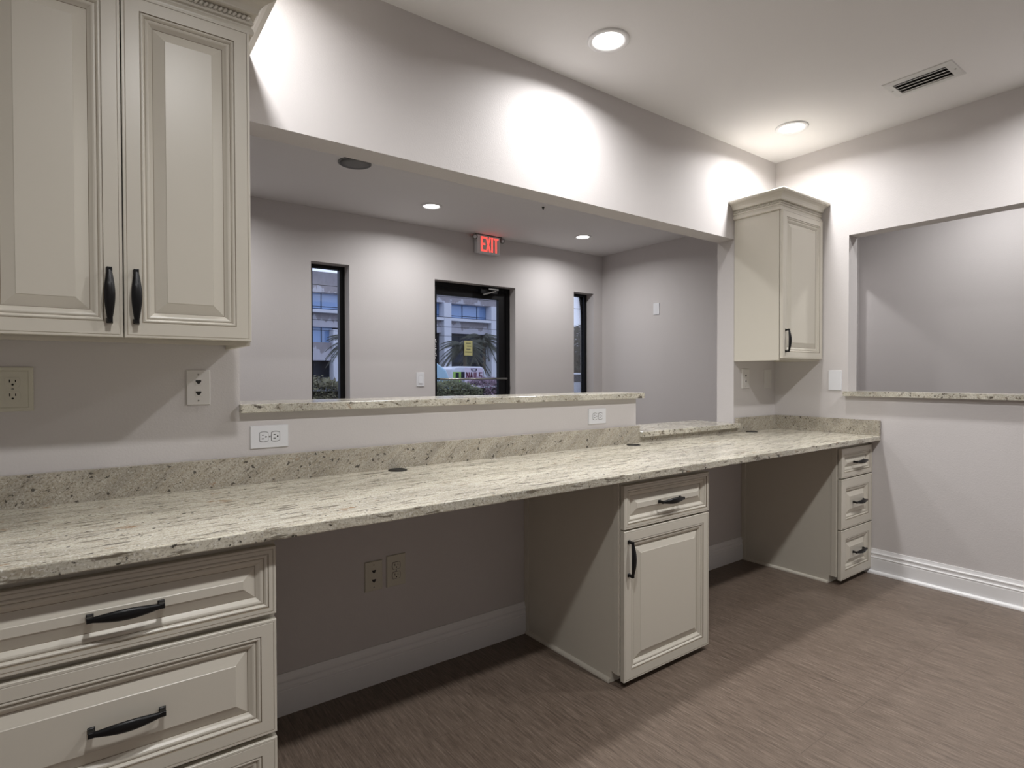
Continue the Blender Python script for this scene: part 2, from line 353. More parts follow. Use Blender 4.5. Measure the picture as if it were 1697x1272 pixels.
def base_carcass(r, x0, x1, mouldings=True):
    mb = MB(); mb.prism([(x0, -0.001, 0.0005), (x0, -0.559, 0.0005), (x0, -0.559, 0.045), (x0, -0.601, 0.045), (x0, -0.601, ZCB-0.0005), (x0, -0.001, ZCB-0.0005)], (x1-x0, 0, 0))
    mb.build('carcass', M_cream, r, bevel=0.001, seg=1)
    mb = MB(); mb.box((x0+0.0005, -0.6035, 0.0455), (x1-0.0005, -0.601, ZCB-0.001)); mb.build('face_frame', M_cream, r)
    if mouldings:
        mb = MB(); mb.box((x0-0.006, -0.030, 0.0165), (x0, -0.001, ZCB-0.001)); mb.build('scribe_strip', M_cream, r, bevel=0.0015)
        mb = MB(); mb.box((x0-0.005, -0.601, 0.046), (x0, -0.573, ZCB-0.001)); mb.build('scribe_strip', M_cream, r, bevel=0.0015)
        mb = MB(); mb.loft([[(x0-o, y, z+0.0005) for o, z in [(0, 0), (0.013, 0), (0.0125, 0.006), (0.009, 0.012), (0.004, 0.015), (0, 0.016)]] for y in (-0.001, -0.556)]); mb.build('shoe_moulding', M_cream, r)

# left drawer base
X0, X1 = -0.262, 0.366
r = thing('drawer_base_cabinet', 'large cream drawer cabinet under the left end of the counter', 'cabinet', (0.052, -0.3, 0))
base_carcass(r, X0, X1, False)
for z0, z1, st in ((0.6215, 0.7925, 0.017), (0.320, 0.607, 0.036), (0.030, 0.307, 0.036)):
    d = raised_front('drawer', X0, X1-0.001, z0, z1, YDOOR, st, r); pull(0.052, (z0+z1)/2, YDOOR, 'x', d)
# another run of cabinet left of it, up to the side wall
r = thing('drawer_base_cabinet', 'cream drawer cabinet in the far left corner under the counter', 'cabinet', (-0.6, -0.3, 0))
base_carcass(r, -0.90, -0.2635, False)
for z0, z1, st in ((0.6215, 0.7925, 0.017), (0.320, 0.607, 0.036), (0.030, 0.307, 0.036)):
    d = raised_front('drawer', -0.90, -0.265, z0, z1, YDOOR, st, r); pull(-0.58, (z0+z1)/2, YDOOR, 'x', d)
# middle cabinet
X0, X1 = 1.6425, 2.1880
r = thing('base_cabinet', 'cream base cabinet with one door and one drawer between the two knee spaces', 'cabinet', (1.915, -0.3, 0))
base_carcass(r, X0, X1)
d = raised_front('drawer', X0+0.001, X1, 0.6215, 0.7925, YDOOR, 0.017, r); pull(1.915, 0.7065, YDOOR, 'x', d)
d = raised_front('door', X0+0.001, X1, 0.026, 0.6145, YDOOR, 0.040, r); pull(1.668, 0.508, YDOOR, 'z', d)
# right drawer unit
X0, X1 = 3.4603, XR-0.0015
r = thing('drawer_base_cabinet', 'narrow cream three-drawer cabinet under the right end of the counter', 'cabinet', (3.666, -0.3, 0))
base_carcass(r, X0, X1)
for z0, z1, st in ((0.6215, 0.7925, 0.030), (0.324, 0.614, 0.050), (0.030, 0.317, 0.050)):
    d = raised_front('drawer', X0+0.001, X1-0.002, z0, z1, YDOOR, st, r); pull((X0+X1)/2+0.012, (z0+z1)/2, YDOOR, 'x', d)

# wall cabinets
CROWN = [(0, 2.2225), (0.010, 2.2225), (0.0145, 2.226), (0.0155, 2.235), (0.0125, 2.243), (0.0085, 2.248), (0.0085, 2.252), (0.0140, 2.255), (0.0150, 2.259), (0.0140, 2.262), (0.0085, 2.2635), (0.0085, 2.2805), (0.021, 2.2815), (0.0255, 2.2845), (0.0255, 2.289), (0.030, 2.299), (0.038, 2.308), (0.050, 2.3150), (0.059, 2.3175), (0.060, 2.320), (0.066, 2.3215), (0.068, 2.325), (0.068, 2.333), (0.064, 2.338), (0, 2.338)]
def wall_cabinet(r, x0, x1, crown_path, yc=-0.301, z0=1.310, z1=2.238):
    mb = MB(); th = 0.016
    mb.box((x0, yc, z0), (x0+th, -0.001, z1)); mb.box((x1-th, yc, z0), (x1, -0.001, z1))
    mb.box((x0+th, yc, z1-th), (x1-th, -0.001, z1)); mb.box((x0+th, -0.013, z0+0.014), (x1-th, -0.001, z1-th)); mb.box((x0+th, yc, z0+0.014), (x1-th, -0.013, z0+0.030))
    mb.build('carcass', M_cream, r, bevel=0.001, seg=1)
    mb = MB(); mb.box((x0, yc-0.0025, z0), (x0+0.038, yc, z1)); mb.box((x1-0.038, yc-0.0025, z0), (x1, yc, z1)); mb.box((x0+0.038, yc-0.0025, z0), (x1-0.038, yc, z0+0.045)); mb.box((x0+0.038, yc-0.0025, z1-0.05), (x1-0.038, yc, z1))
    mb.build('face_frame', M_cream, r)
    mb = MB(); sweep(mb, CROWN, crown_path); c = mb.build('crown_moulding', M_cream, r)
    mb = MB()                                           # rope bead in the crown's groove
    for (ax, ay), (bx, by) in zip(crown_path[:-1], crown_path[1:]):
        d = Vector((bx-ax, by-ay, 0)); L = d.length; d.normalize(); nrm = Vector((d.y, -d.x, 0)); k = int(L/0.0122)
        for i in range(k+1):
            p = Vector((ax, ay, 2.2720)) + d*(i*L/k) + nrm*0.0100; u = (d*0.55 + Vector((0, 0, 0.83))).normalized(); v = u.cross(nrm)
            mb.loft([[p + u*h + (v*a + nrm*b)*rr for a, b in ((1, 0), (0.5, 0.87), (-0.5, 0.87), (-1, 0), (-0.5, -0.87), (0.5, -0.87))] for h, rr in ((-0.0090, 0.0016), (-0.006, 0.0044), (0, 0.0052), (0.006, 0.0044), (0.0090, 0.0016))], 0, True, True)
    mb.build('rope_bead', M_cream, c)
X0, X1 = -0.248, 0.376
r = thing('wall_cabinet', 'large two-door cream wall cabinet at upper left with black pulls', 'cabinet', (0.064, -0.16, 1.31))
wall_cabinet(r, X0, X1, [(X0, -0.301), (X1, -0.301), (X1, -0.001)])
d = raised_front('door', X0, 0.0628, 1.3225, 2.2255, -0.327, 0.040, r); pull(0.034, 1.430, -0.327, 'z', d)
d = raised_front('door', 0.0655, X1-0.001, 1.3225, 2.2255, -0.327, 0.040, r); pull(0.092, 1.430, -0.327, 'z', d)
for sx in (-0.215, 0.345):
    mb = MB(); mb.lathe([(0.005, 0), (0.005, -0.006), (0.003, -0.008)], (sx, -0.285, 1.3235), n=12); mb.build('screw_cap', M_dark, r)
X0, X1 = 3.3645, XR-0.0015
r = thing('wall_cabinet', 'small one-door cream wall cabinet in the far right corner', 'cabinet', (3.617, -0.16, 1.31))
wall_cabinet(r, X0, X1, [(X0, -0.001), (X0, -0.301), (X1, -0.301)])
d = raised_front('door', X0, X1-0.006, 1.3225, 2.2255, -0.327, 0.040, r); pull(3.397, 1.430, -0.327, 'z', d)
mb = MB(); mb.lathe([(0.005, 0), (0.005, -0.014), (0.003, -0.016)], (3.395, -0.262, 1.3235), n=12); mb.build('screw_cap', M_dark, r)

# ------------------------------------------------------------------ wall plates
class Fr:      # local frame on a wall: u right, v up, n out of the wall
    def __init__(s, c, u, v): s.c = Vector(c); s.u = Vector(u); s.v = Vector(v); s.n = s.u.cross(s.v)
    def p(s, a, b, h=0): return s.c + s.u*a + s.v*b + s.n*h
    def loop(s, pts, h): return [s.p(a, b, h) for a, b in pts]
def rect(w_, h_): return [(-w_/2, -h_/2), (w_/2, -h_/2), (w_/2, h_/2), (-w_/2, h_/2)]
def cover(fr, w_, h_, material, r, name='cover_plate', step=False):
    mb = MB()
    rings = [fr.loop(rect(w_, h_), 0.0005), fr.loop(rect(w_, h_), 0.003), fr.loop(rect(w_-0.004, h_-0.004), 0.0058)]
    if step: rings += [fr.loop(rect(w_-0.020, h_-0.020), 0.0062), fr.loop(rect(w_-0.023, h_-0.023), 0.0048), fr.loop(rect(w_-0.026, h_-0.026), 0.0062)]
    mb.loft(rings); return mb.build(name, material, r)
def recep_outline(s=1.0):
    pts = []
    for i in range(9): a = math.radians(-38 + 76*i/8); pts.append((0.0172*math.cos(a)*s, 0.0172*math.sin(a)*s))
    q = [(x, y) for x, y in pts]
    return [(x*0.99, y*1.28) for x, y in q] + [(-x*0.99, -y*1.28) for x, y in q]
def duplex(fr, w_, h_, material, label, group, step=False):
    r = thing('duplex_outlet', label, 'outlet', fr.c, group); cover(fr, w_, h_, material, r, step=step)
    for s_ in (1, -1):
        f2 = Fr(fr.p(0, s_*0.0195), fr.u, fr.v); mb = MB()
        mb.loft([f2.loop(recep_outline(1.11), 0.0055), f2.loop(recep_outline(1.11), 0.0061), f2.loop(recep_outline(1.0), 0.0062), f2.loop(recep_outline(0.99), 0.0074)], [1, 1, 0], True)
        rc = mb.build('receptacle', [material, M_line], r)
        mb = MB()
        for a, hh in ((-0.0064, 0.0042), (0.0064, 0.0034)): mb.obox(f2.p(a, 0.0035, 0.0074), f2.u, f2.v, f2.n, 0.0012, hh, 0.0004)
        mb.lathe([(0.0028, -0.0004), (0.0028, 0.0004)], f2.p(0, -0.0068, 0.0074), f2.n, 14, smooth=False)
        mb.build('slot', M_dark, rc)
    mb = MB(); mb.lathe([(0.0030, 0), (0.0030, 0.0008), (0.0020, 0.0012)], fr.p(0, 0, 0.0060), fr.n, 14); mb.build('screw', M_screw, r)
    return r
def data_plate(fr, w_, h_, material, label, group, single=False):
    r = thing('data_jack_plate', label, 'wall plate', fr.c, group); cover(fr, w_, h_, material, r)
    for k, s_ in enumerate((1, -1)):
        f2 = Fr(fr.p(0, s_*0.0185), fr.u, fr.v); mb = MB(); mb.loft([f2.loop(rect(0.020, 0.022), 0.0056), f2.loop(rect(0.019, 0.021), 0.0068)]); j = mb.build('jack', material, r)
        mb = MB(); pts = [(-0.0080, 0.0055), (-0.0080, 0.0010), (-0.0040, -0.0045), (-0.0018, -0.0070), (0.0018, -0.0070), (0.0040, -0.0045), (0.0080, 0.0010), (0.0080, 0.0055)]
        mb.loft([f2.loop(pts, 0.0066), f2.loop(pts, 0.0072)]); mb.build('port', M_line if (single and k) else M_dark, j)
    for s_ in (1, -1):
        mb = MB(); mb.lathe([(0.0028, 0), (0.0028, 0.0008), (0.0016, 0.0011)], fr.p(0, s_*(h_/2-0.0145), 0.0058), fr.n, 12); mb.build('screw', M_screw, r)
    return r
def switch(fr, w_, h_, material, label, group=None):
    r = thing('light_switch', label, 'light switch', fr.c, group); cover(fr, w_, h_, material, r)
    mb = MB(); mb.loft([fr.loop(rect(0.0345, 0.0675), 0.0057), fr.loop(rect(0.0345, 0.0675), 0.0062), fr.loop(rect(0.033, 0.066), 0.0062), [fr.p(a, b, 0.0066 if b > 0 else 0.0102) for a, b in rect(0.033, 0.066)]], [1, 1, 0]); mb.build('rocker', [material, M_line], r)
    return r
X_, Z_ = (1, 0, 0), (0, 0, 1)
GO = 'duplex outlets around the counter'; GD = 'data jack plates on the walls'
duplex(Fr((-0.1855, 0, 1.185), X_, Z_), 0.090, 0.126, M_almond, 'cream oversized duplex outlet on the wall below the large left wall cabinet', GO, True)
data_plate(Fr((0.2775, 0, 1.183), X_, Z_), 0.070, 0.115, M_greyw, 'cream two-jack data plate on the wall left of the bar ledge', GD)
duplex(Fr((0.4985, 0, 1.0065), (0, 0, -1), (-1, 0, 0)) if False else Fr((0.4985, 0, 1.0065), (0, 0, 1), (-1, 0, 0)), 0.080, 0.127, M_plate, 'white sideways duplex outlet under the left end of the bar ledge', GO)
duplex(Fr((2.1185, 0, 1.007), (0, 0, 1), (-1, 0, 0)), 0.080, 0.125, M_plate, 'white sideways duplex outlet under the right end of the bar ledge', GO)
data_plate(Fr((0.8835, 0, 0.429), X_, Z_), 0.073, 0.117, M_almond, 'cream two-jack data plate low in the large knee space under the counter', GD)
duplex(Fr((0.979, 0, 0.433), X_, Z_), 0.082, 0.127, M_almond, 'cream duplex outlet low in the large knee space under the counter', GO)
data_plate(Fr((3.4965, 0, 1.1965), X_, Z_), 0.086, 0.131, M_greyw, 'cream jack plate under the small corner wall cabinet, left one', GD, True)
o = cover(Fr((3.772, 0, 1.195), X_, Z_), 0.090, 0.131, M_greyw, None, 'blank_wall_plate'); tag(o, 'blank cream wall plate under the small corner wall cabinet, next to the corner', 'wall plate', 'blank wall plates')
o = cover(Fr((XR, -0.405, 1.1845), (0, -1, 0), Z_), 0.080, 0.128, M_plate, None, 'blank_wall_plate'); tag(o, 'blank white wall plate left of the right wall opening', 'wall plate', 'blank wall plates')
switch(Fr((2.248, YB, 1.1885), X_, Z_), 0.074, 0.119, M_plate, 'white rocker light switch on the lobby wall left of the glass door')
o = cover(Fr((XLR, 1.513, 1.868), (0, -1, 0), Z_), 0.074, 0.114, M_plate, None, 'blank_wall_plate'); tag(o, 'blank white wall plate high on the lobby right wall', 'wall plate', 'blank wall plates')

# ------------------------------------------------------------------ ceiling register, speaker
x0, x1, y0, y1 = 3.269, 3.478, -1.188, -0.888
r = thing('air_register', 'white rectangular air vent with slots in the near ceiling', 'air vent', ((x0+x1)/2, (y0+y1)/2, ZC))
mb = MB(); zc = ZC; bx = [(0, 0), (0.004, 0.004), (0.034, 0.0075), (0.038, 0.0075), (0.038, 0.001)]
mb.loft([[(x0+i, y0+i, zc-h), (x1-i, y0+i, zc-h), (x1-i, y1-i, zc-h), (x0+i, y1-i, zc-h)] for i, h in bx], 0, False); mb.build('frame', M_vent, r)
mb = MB(); mb.box((x0+0.036, y0+0.036, zc-0.0016), (x1-0.036, y1-0.036, zc-0.0006)); mb.build('duct_throat', M_dark, r)
nb = 4; xa, xb = x0+0.038, x1-0.038; pitch = (xb-xa)/nb
for k in range(nb):
    xc = xa + pitch*(k+0.5)+0.003; mb = MB()
    mb.obox((xc, (y0+y1)/2, zc-0.0052), (0.94, 0, 0.30), (0, 1, 0), (-0.30, 0, 0.94), pitch*0.36, (y1-y0)/2-0.042, 0.0007); mb.build('blade', M_vent, r)
for yy in (y0+0.016, y1-0.016):
    mb = MB(); mb.lathe([(0.004, 0), (0.004, -0.0015), (0.002, -0.002)], ((x0+x1)/2, yy, zc-0.0058), n=12); mb.build('screw', M_screw, r)
r = thing('ceiling_speaker', 'round grey speaker grille in the lobby ceiling', 'speaker', (1.279, 1.203, ZL))
mb = MB(); mb.lathe([(0.098, 0), (0.098, -0.004), (0.093, -0.006), (0.088, -0.005)], (1.279, 1.203, ZL), n=48, cap=False); mb.build('rim', M_spk, r)
mb = MB(); mb.lathe([(0.089, -0.0045), (0.05, -0.006), (0.001, -0.0065)], (1.279, 1.203, ZL), n=48); mb.build('grille', M_spk, r)
mb = MB(); mb.lathe([(0.010, 0), (0.010, -0.004), (0.006, -0.010), (0.003, -0.022)], (2.77, 1.23, ZL), n=14); o = mb.build('ceiling_hook', M_dark); tag(o, 'tiny dark hook in the lobby ceiling in front of the exit sign', 'hook')

# ------------------------------------------------------------------ exit sign
ex0, ex1, ez0, ez1, eyf, eyb = 2.795, 3.048, 2.335, 2.499, 2.195, 2.247
r = thing('exit_sign', 'lit red EXIT sign with two small emergency lamps above the glass door', 'exit sign', (2.92, 2.247, 2.335))
mb = MB(); mb.box((ex0, eyf, ez0), (ex1, eyb, ez1)); mb.build('housing', M_plate, r, bevel=0.006)
mb = MB(); mb.box((ex0+0.030, eyf-0.0015, ez0+0.012), (ex1-0.030, eyf-0.0002, ez1-0.012)); mb.build('face', M_greyw, r)
def letter_strokes(ch, x, z, w_, h_, s_):
    L = []
    if ch == 'E': L = [((0, 0), (0, 1)), ((0, 0), (1, 0)), ((0, .5), (.8, .5)), ((0, 1), (1, 1))]
    if ch == 'X': L = [((0, 0), (1, 1)), ((0, 1), (1, 0))]
    if ch == 'I': L = [((.5, 0), (.5, 1))]
    if ch == 'T': L = [((.5, 0), (.5, 1)), ((0, 1), (1, 1))]
    if ch == 'N': L = [((0, 0), (0, 1)), ((0, 1), (1, 0)), ((1, 0), (1, 1))]
    if ch == 'A': L = [((0, 0), (.5, 1)), ((.5, 1), (1, 0)), ((.2, .35), (.8, .35))]
    if ch == 'L': L = [((0, 0), (0, 1)), ((0, 0), (1, 0))]
    if ch == 'S': L = [((0, 0), (1, 0)), ((1, 0), (1, .5)), ((0, .5), (1, .5)), ((0, .5), (0, 1)), ((0, 1), (1, 1))]
    return [((x+a*w_, z+b*h_), (x+c_*w_, z+d_*h_)) for (a, b), (c_, d_) in L]
def word(mb, txt, x, z, w_, h_, gap, s_, y, th):
    for ch in txt:
        ww = w_*0.45 if ch == 'I' else w_
        for (a, b), (c_, d_) in letter_strokes(ch, x, z, ww, h_, s_):
            dx, dz = c_-a, d_-b; L = math.hypot(dx, dz); u = Vector((dx/L, 0, dz/L))
            mb.obox(((a+c_)/2, y, (b+d_)/2), u, (0, 1, 0), u.cross(Vector((0, 1, 0))), L/2+s_*0.5, th, s_/2)
        x += ww + gap
mb = MB(); word(mb, 'EXIT', ex0+0.048, ez0+0.022, 0.037, 0.118, 0.016, 0.016, eyf-0.0022, 0.0010); mb.build('lettering', M_red, r)
mb = MB(); mb.box((ex0-0.02, eyf-0.004, ez1-0.004), (ex1+0.02, eyf+0.003, ez1+0.0038)); mb.build('top_lip', mat('sign_lip_grey', (0.10, 0.095, 0.09), 0.5), r)
mb = MB(); mb.box((ex0+0.03, eyf+0.006, ez1+0.0002), (ex1-0.03, eyb-0.008, ez1+0.0022)); mb.build('top_light_strip', emit('exit_strip', (1.0, 0.07, 0.05), 22.0), r)
for s_, hx in ((-1, ex0-0.020), (1, ex1+0.026)):
    mb = MB(); c = Vector((hx, 2.205, 2.474)); dr = Vector((0.25*s_, -0.93, -0.28)).normalized()
    mb.lathe([(0.012, 0.030), (0.020, 0.012), (0.024, -0.010), (0.022, -0.018), (0.018, -0.014)], c, -dr, 20); mb.box((min(hx, hx-s_*0.03), 2.212, 2.468), (max(hx, hx-s_*0.03), 2.222, 2.480)); h = mb.build('emergency_lamp', mat('lamp_head_grey', (0.22, 0.22, 0.21), 0.4), r)
    mb = MB(); mb.lathe([(0.0175, 0.013), (0.010, 0.0165), (0.001, 0.0175)], c, dr, 18); mb.build('lamp_lens', M_plate, h)

# ------------------------------------------------------------------ windows and door
def window(name, W, fw=0.042, top=0.026):
    x0, x1, z0, z1 = W; ya, yb = YB+0.105, YB+0.155; mb = MB()
    mb.box((x0, ya, z0), (x0+fw, yb, z1)); mb.box((x1-fw, ya, z0), (x1, yb, z1)); mb.box((x0+fw, ya, z1-top), (x1-fw, yb, z1)); mb.box((x0+fw, ya, z0), (x1-fw, yb, z0+0.05))
    o = struct(mb.build(name, M_alu))
    mb = MB(); mb.box((x0+fw, ya+0.02, z0+0.05), (x1-fw, ya+0.026, z1-top)); mb.build('glass_pane', M_glass, o)
window('window_1', W1); window('window_2', W2, 0.036)
x0, x1, z0, z1 = D1; ya, yb = YB+0.09, YB+0.14
mb = MB(); mb.box((x0, ya, 0), (x0+0.045, yb, z1)); mb.box((x1-0.045, ya, 0), (x1, yb, z1)); mb.box((x0+0.045, ya, z1-0.045), (x1-0.045, yb, z1))
door = struct(mb.build('door_1', M_alu))
lx0, lx1, lz1 = x0+0.048, x1-0.048, z1-0.048; gx0, gx1, gz1 = 2.462, 3.135, 1.946
mb = MB(); mb.box((lx0, ya+0.005, 0.008), (gx0, yb-0.005, lz1)); mb.box((gx1, ya+0.005, 0.008), (lx1, yb-0.005, lz1)); mb.box((gx0, ya+0.005, gz1), (gx1, yb-0.005, lz1)); mb.box((gx0, ya+0.005, 0.008), (gx1, yb-0.005, 0.26))
mb.build('door_leaf', M_alu, door)
mb = MB(); mb.box((gx0, ya+0.022, 0.26), (gx1, ya+0.028, gz1)); mb.build('glass_pane', M_glass, door)
mb = MB(); mb.tube([(lx0+0.015, ya-0.045, 1.192), (lx1-0.02, ya-0.045, 1.192)], 0.0085, 10)
for xx in (lx0+0.022, lx1-0.027): mb.tube([(xx, ya-0.045, 1.192), (xx, ya+0.006, 1.192)], 0.007, 8)
mb.build('push_bar', M_steel, door)
mb = MB(); mb.box((2.90, ya-0.045, 1.985), (3.09, ya+0.004, 2.030)); mb.build('closer_body', M_alu, door, bevel=0.006)
mb = MB(); mb.obox((2.985, ya-0.060, 1.992), Vector((0.95, -0.1, 0.28)).normalized(), (0, 1, 0), Vector((-0.28, 0, 0.95)).normalized(), 0.070, 0.006, 0.006); mb.obox((3.03, ya-0.058, 2.028), (1, 0, 0), (0, 1, 0), (0, 0, 1), 0.055, 0.008, 0.006); mb.build('closer_arm', M_steel, door)
mb = MB()
for k in range(9): mb.box((2.444+0.003*(k % 2), ya+0.0035, 1.375+k*0.020), (2.450+0.003*((k*2) % 3), ya+0.0048, 1.385+k*0.020+0.004*(k % 2)))
mb.build('vertical_decal', M_plate, door)
# yellow notice taped on the door glass
nx0, nx1, nz0, nz1 = 2.757, 2.846, 1.408, 1.545; yy = ya+0.0215
r = thing('paper_notice', 'small yellow paper notice taped to the glass door', 'notice', ((nx0+nx1)/2, yy, nz0))
mb = MB(); mb.box((nx0, yy-0.0012, nz0), (nx1, yy-0.0002, nz1)); mb.build('paper', mat('notice_yellow', (0.52, 0.50, 0.24), 0.7), r)
mb = MB()
for k, (a, b) in enumerate(((0.2, 0.8), (0.3, 0.85), (0.25, 0.75), (0.1, 0.9))): mb.box((nx0+(nx1-nx0)*a, yy-0.0018, nz1-0.028-k*0.027), (nx0+(nx1-nx0)*b, yy-0.0010, nz1-0.021-k*0.027))
mb.build('printed_lines', mat('notice_ink', (0.10, 0.11, 0.08), 0.7), r)

# ------------------------------------------------------------------ outside
M_asph = mat('asphalt', (0.10, 0.105, 0.11), 0.8); t = NT(M_asph); t.base(t.ramp(t.noise(t.co(), 9, 5), [(0.3, (0.075, 0.08, 0.085)), (0.7, (0.135, 0.14, 0.145))]))
M_grass = mat('lawn', (0.08, 0.12, 0.04), 0.9); t = NT(M_grass); t.base(t.ramp(t.noise(t.co(), 14, 5), [(0.3, (0.045, 0.075, 0.028)), (0.7, (0.12, 0.16, 0.06))]))
mb = MB(); mb.box((-60, YB+0.2, -0.5), (140, 130, -0.15)); struct(mb.build('ground', M_asph))
mb = MB(); mb.box((-4, 3.4, -0.15), (30, 6.6, -0.13)); struct(mb.build('ground_verge', M_grass))

def concrete(name, z0, z1, bias):
    m_ = mat(name, (0.36, 0.35, 0.37), 0.85); t = NT(m_)
    sep = t.n('ShaderNodeSeparateXYZ'); t.l(t.co((1, 1, 1)), sep.inputs[0])
    mr = t.n('ShaderNodeMapRange'); mr.inputs['From Min'].default_value = z0; mr.inputs['From Max'].default_value = z1; t.l(sep.outputs[2], mr.inputs['Value'])
    n1 = t.noise(t.co((1.0, 1.0, 0.35)), 0.9, 6, 0.65)
    ad = t.n('ShaderNodeMath', operation='ADD'); t.l(mr.outputs[0], ad.inputs[0])
    ml = t.n('ShaderNodeMath', operation='MULTIPLY'); ml.inputs[1].default_value = 2.6; t.l(n1, ml.inputs[0]); t.l(ml.outputs[0], ad.inputs[1])
    c = t.ramp(ad.outputs[0], [(0.0, K_), (1.0, W_)]); ad2 = t.n('ShaderNodeMath', operation='SUBTRACT'); ad2.inputs[1].default_value = 1.3 + bias; t.l(ad.outputs[0], ad2.inputs[0])
    c = t.mix(t.ramp(ad2.outputs[0], [(0.0, K_), (0.06, W_)]), (0.52, 0.51, 0.56), (0.27, 0.245, 0.255))
    n2 = t.noise(t.co((3, 3, 1.2)), 1.0, 4, 0.6)
    t.base(t.mix(0.25, c, t.ramp(n2, [(0.3, (0.22, 0.20, 0.21)), (0.7, (0.42, 0.41, 0.44))]))); return m_
M_white = mat('white_render', (0.62, 0.63, 0.68), 0.8)
M_bglass = mat('blue_office_glass', (0.20, 0.33, 0.58), 0.08); M_bglass.node_tree.nodes['Principled BSDF'].inputs['Specular IOR Level'].default_value = 1.0
M_dglass = mat('dark_office_glass', (0.010, 0.017, 0.034), 0.15, 0.0, 0.2)
BY = 60.0
r = thing('office_building', 'weathered grey office building with bands of blue glass across the street', 'building', (26, BY+5, -0.15))
bx0, bx1 = 6.0, 43.5
def bband(name, z0, z1, y0, mt, xa=bx0, xb=bx1, y1=BY+12):
    mb = MB(); mb.box((xa, y0, z0), (xb, y1, z1)); mb.build(name, mt, r)
bband('roof_parapet', 10.25, 12.45, BY-0.6, concrete('parapet_concrete', 10.25, 12.45, 0.02))
bband('window_band', 8.37, 10.25, BY+0.5, M_bglass)
bband('sill', 8.05, 8.37, BY-0.9, M_white)
bband('spandrel', 6.55, 8.05, BY-0.2, concrete('upper_spandrel_concrete', 6.55, 8.05, 0.5))
bband('window_band', 4.86, 6.55, BY+0.5, M_bglass, bx0, 21.3)
bband('window_band', 4.86, 6.55, BY+0.9, M_dglass, 21.3, bx1)
bband('spandrel', 2.91, 4.86, BY-0.4, concrete('lower_spandrel_concrete', 2.91, 4.86, 0.6), bx0, 21.3)
bband('window_band', 2.91, 4.86, BY+0.9, M_dglass, 21.3, bx1)
bband('storefront', -0.15, 2.91, BY+1.6, M_dglass)
for cx in (7.6, 14.5, 21.45, 28.3, 35.2, 42.2):
    mb = MB(); zt = 6.3 if cx == 21.45 else 10.2; mb.box((cx-0.5, BY-0.95, -0.15), (cx+0.5, BY+0.4, zt)); mb.build('column', M_white, r)
mb = MB()
for k in range(17):
    xx = bx0 + 0.6 + k*2.25
    mb.box((xx-0.03, BY+0.42, 8.37), (xx+0.03, BY+0.52, 10.25)); mb.box((xx-0.03, BY+0.42, 4.86), (xx+0.03, BY+0.52, 6.55))
mb.box((bx0, BY+0.42, 8.80), (bx1, BY+0.52, 8.85)); mb.build('mullions', M_dglass, r)

def leafy(mb, c, rad, n, size, mi=0, flat=1.0):
    for _ in range(n):
        while True:
            p = Vector((random.uniform(-1, 1), random.uniform(-1, 1), random.uniform(-1, 1)))
            if 0.35 < p.length <= 1: break
        q = Vector((c[0]+p.x*rad[0], c[1]+p.y*rad[1], c[2]+p.z*rad[2]))
        u = Vector((random.gauss(0, 1), random.gauss(0, 1), random.gauss(0, 1))).normalized(); v = u.orthogonal().normalized(); s_ = size*random.uniform(0.6, 1.3)
        mb.add([q-u*s_, q+v*s_*0.45, q+u*s_, q-v*s_*0.45], [(0, 1, 2, 3)], mi)
def leafmat(name, a, b):
    m_ = mat(name, a, 0.6); t = NT(m_); t.base(t.ramp(t.noise(t.co(), 11, 2), [(0.35, a), (0.65, b)])); return m_
M_hedge = leafmat('hedge_green', (0.045, 0.060, 0.022), (0.17, 0.18, 0.075))
M_hedge2 = leafmat('hedge_olive', (0.050, 0.048, 0.024), (0.20, 0.185, 0.09))
M_croton = leafmat('shrub_purple', (0.085, 0.045, 0.085), (0.33, 0.22, 0.29))
M_core = mat('shrub_core', (0.012, 0.016, 0.008), 0.9)
def hedge(name, label, xa, xb, y, top, mt, n):
    r_ = thing(name, label, 'hedge', ((xa+xb)/2, y, -0.13)); mb = MB(); cb = MB()
    cb.box((xa+0.10, y-0.22, -0.13), (xb-0.10, y+0.22, top-0.14))
    for _ in range(n):
        px, py = random.uniform(xa+0.03, xb-0.03), random.uniform(-0.33, 0.33)
        tz = top - 0.55*py*py - 0.03 - 0.035*math.sin(px*9.1)*math.sin(px*4.3+1) - 0.10*max(0, (abs(px-(xa+xb)/2)/((xb-xa)/2))**6)
        f_ = random.random()
        if f_ < 0.62: pz = random.uniform(0.3, tz); py = -0.30 + random.gauss(0, 0.05)
        else: pz = tz + random.gauss(0, 0.022)
        q = Vector((px, y+py, pz)); u = Vector((random.gauss(0, 1), random.gauss(0, 1), random.gauss(0, 1))).normalized(); v = u.orthogonal().normalized(); s_ = 0.023*random.uniform(0.6, 1.3)
        q.x = min(max(q.x, xa+s_), xb-s_)
        mb.add([q-u*s_, q+v*s_*0.5, q+u*s_, q-v*s_*0.5], [(0, 1, 2, 3)])
    mb.build('foliage', mt, r_, fix=False); cb.build('branches', M_core, r_)
hedge('hedge', 'olive clipped hedge outside the left lobby window', 1.5, 3.2, 5.0, 1.17, M_hedge2, 11000)
hedge('hedge', 'green leafy hedge outside the glass door, left half', 3.30, 4.50, 5.0, 1.155, M_hedge, 9000)
hedge('shrub', 'purple-leaved shrub outside the glass door, right half', 4.52, 5.6, 5.0, 1.175, M_croton, 9000)
hedge('hedge', 'dark green hedge outside the right lobby window', 6.3, 8.0, 5.0, 0.92, M_hedge, 6000)

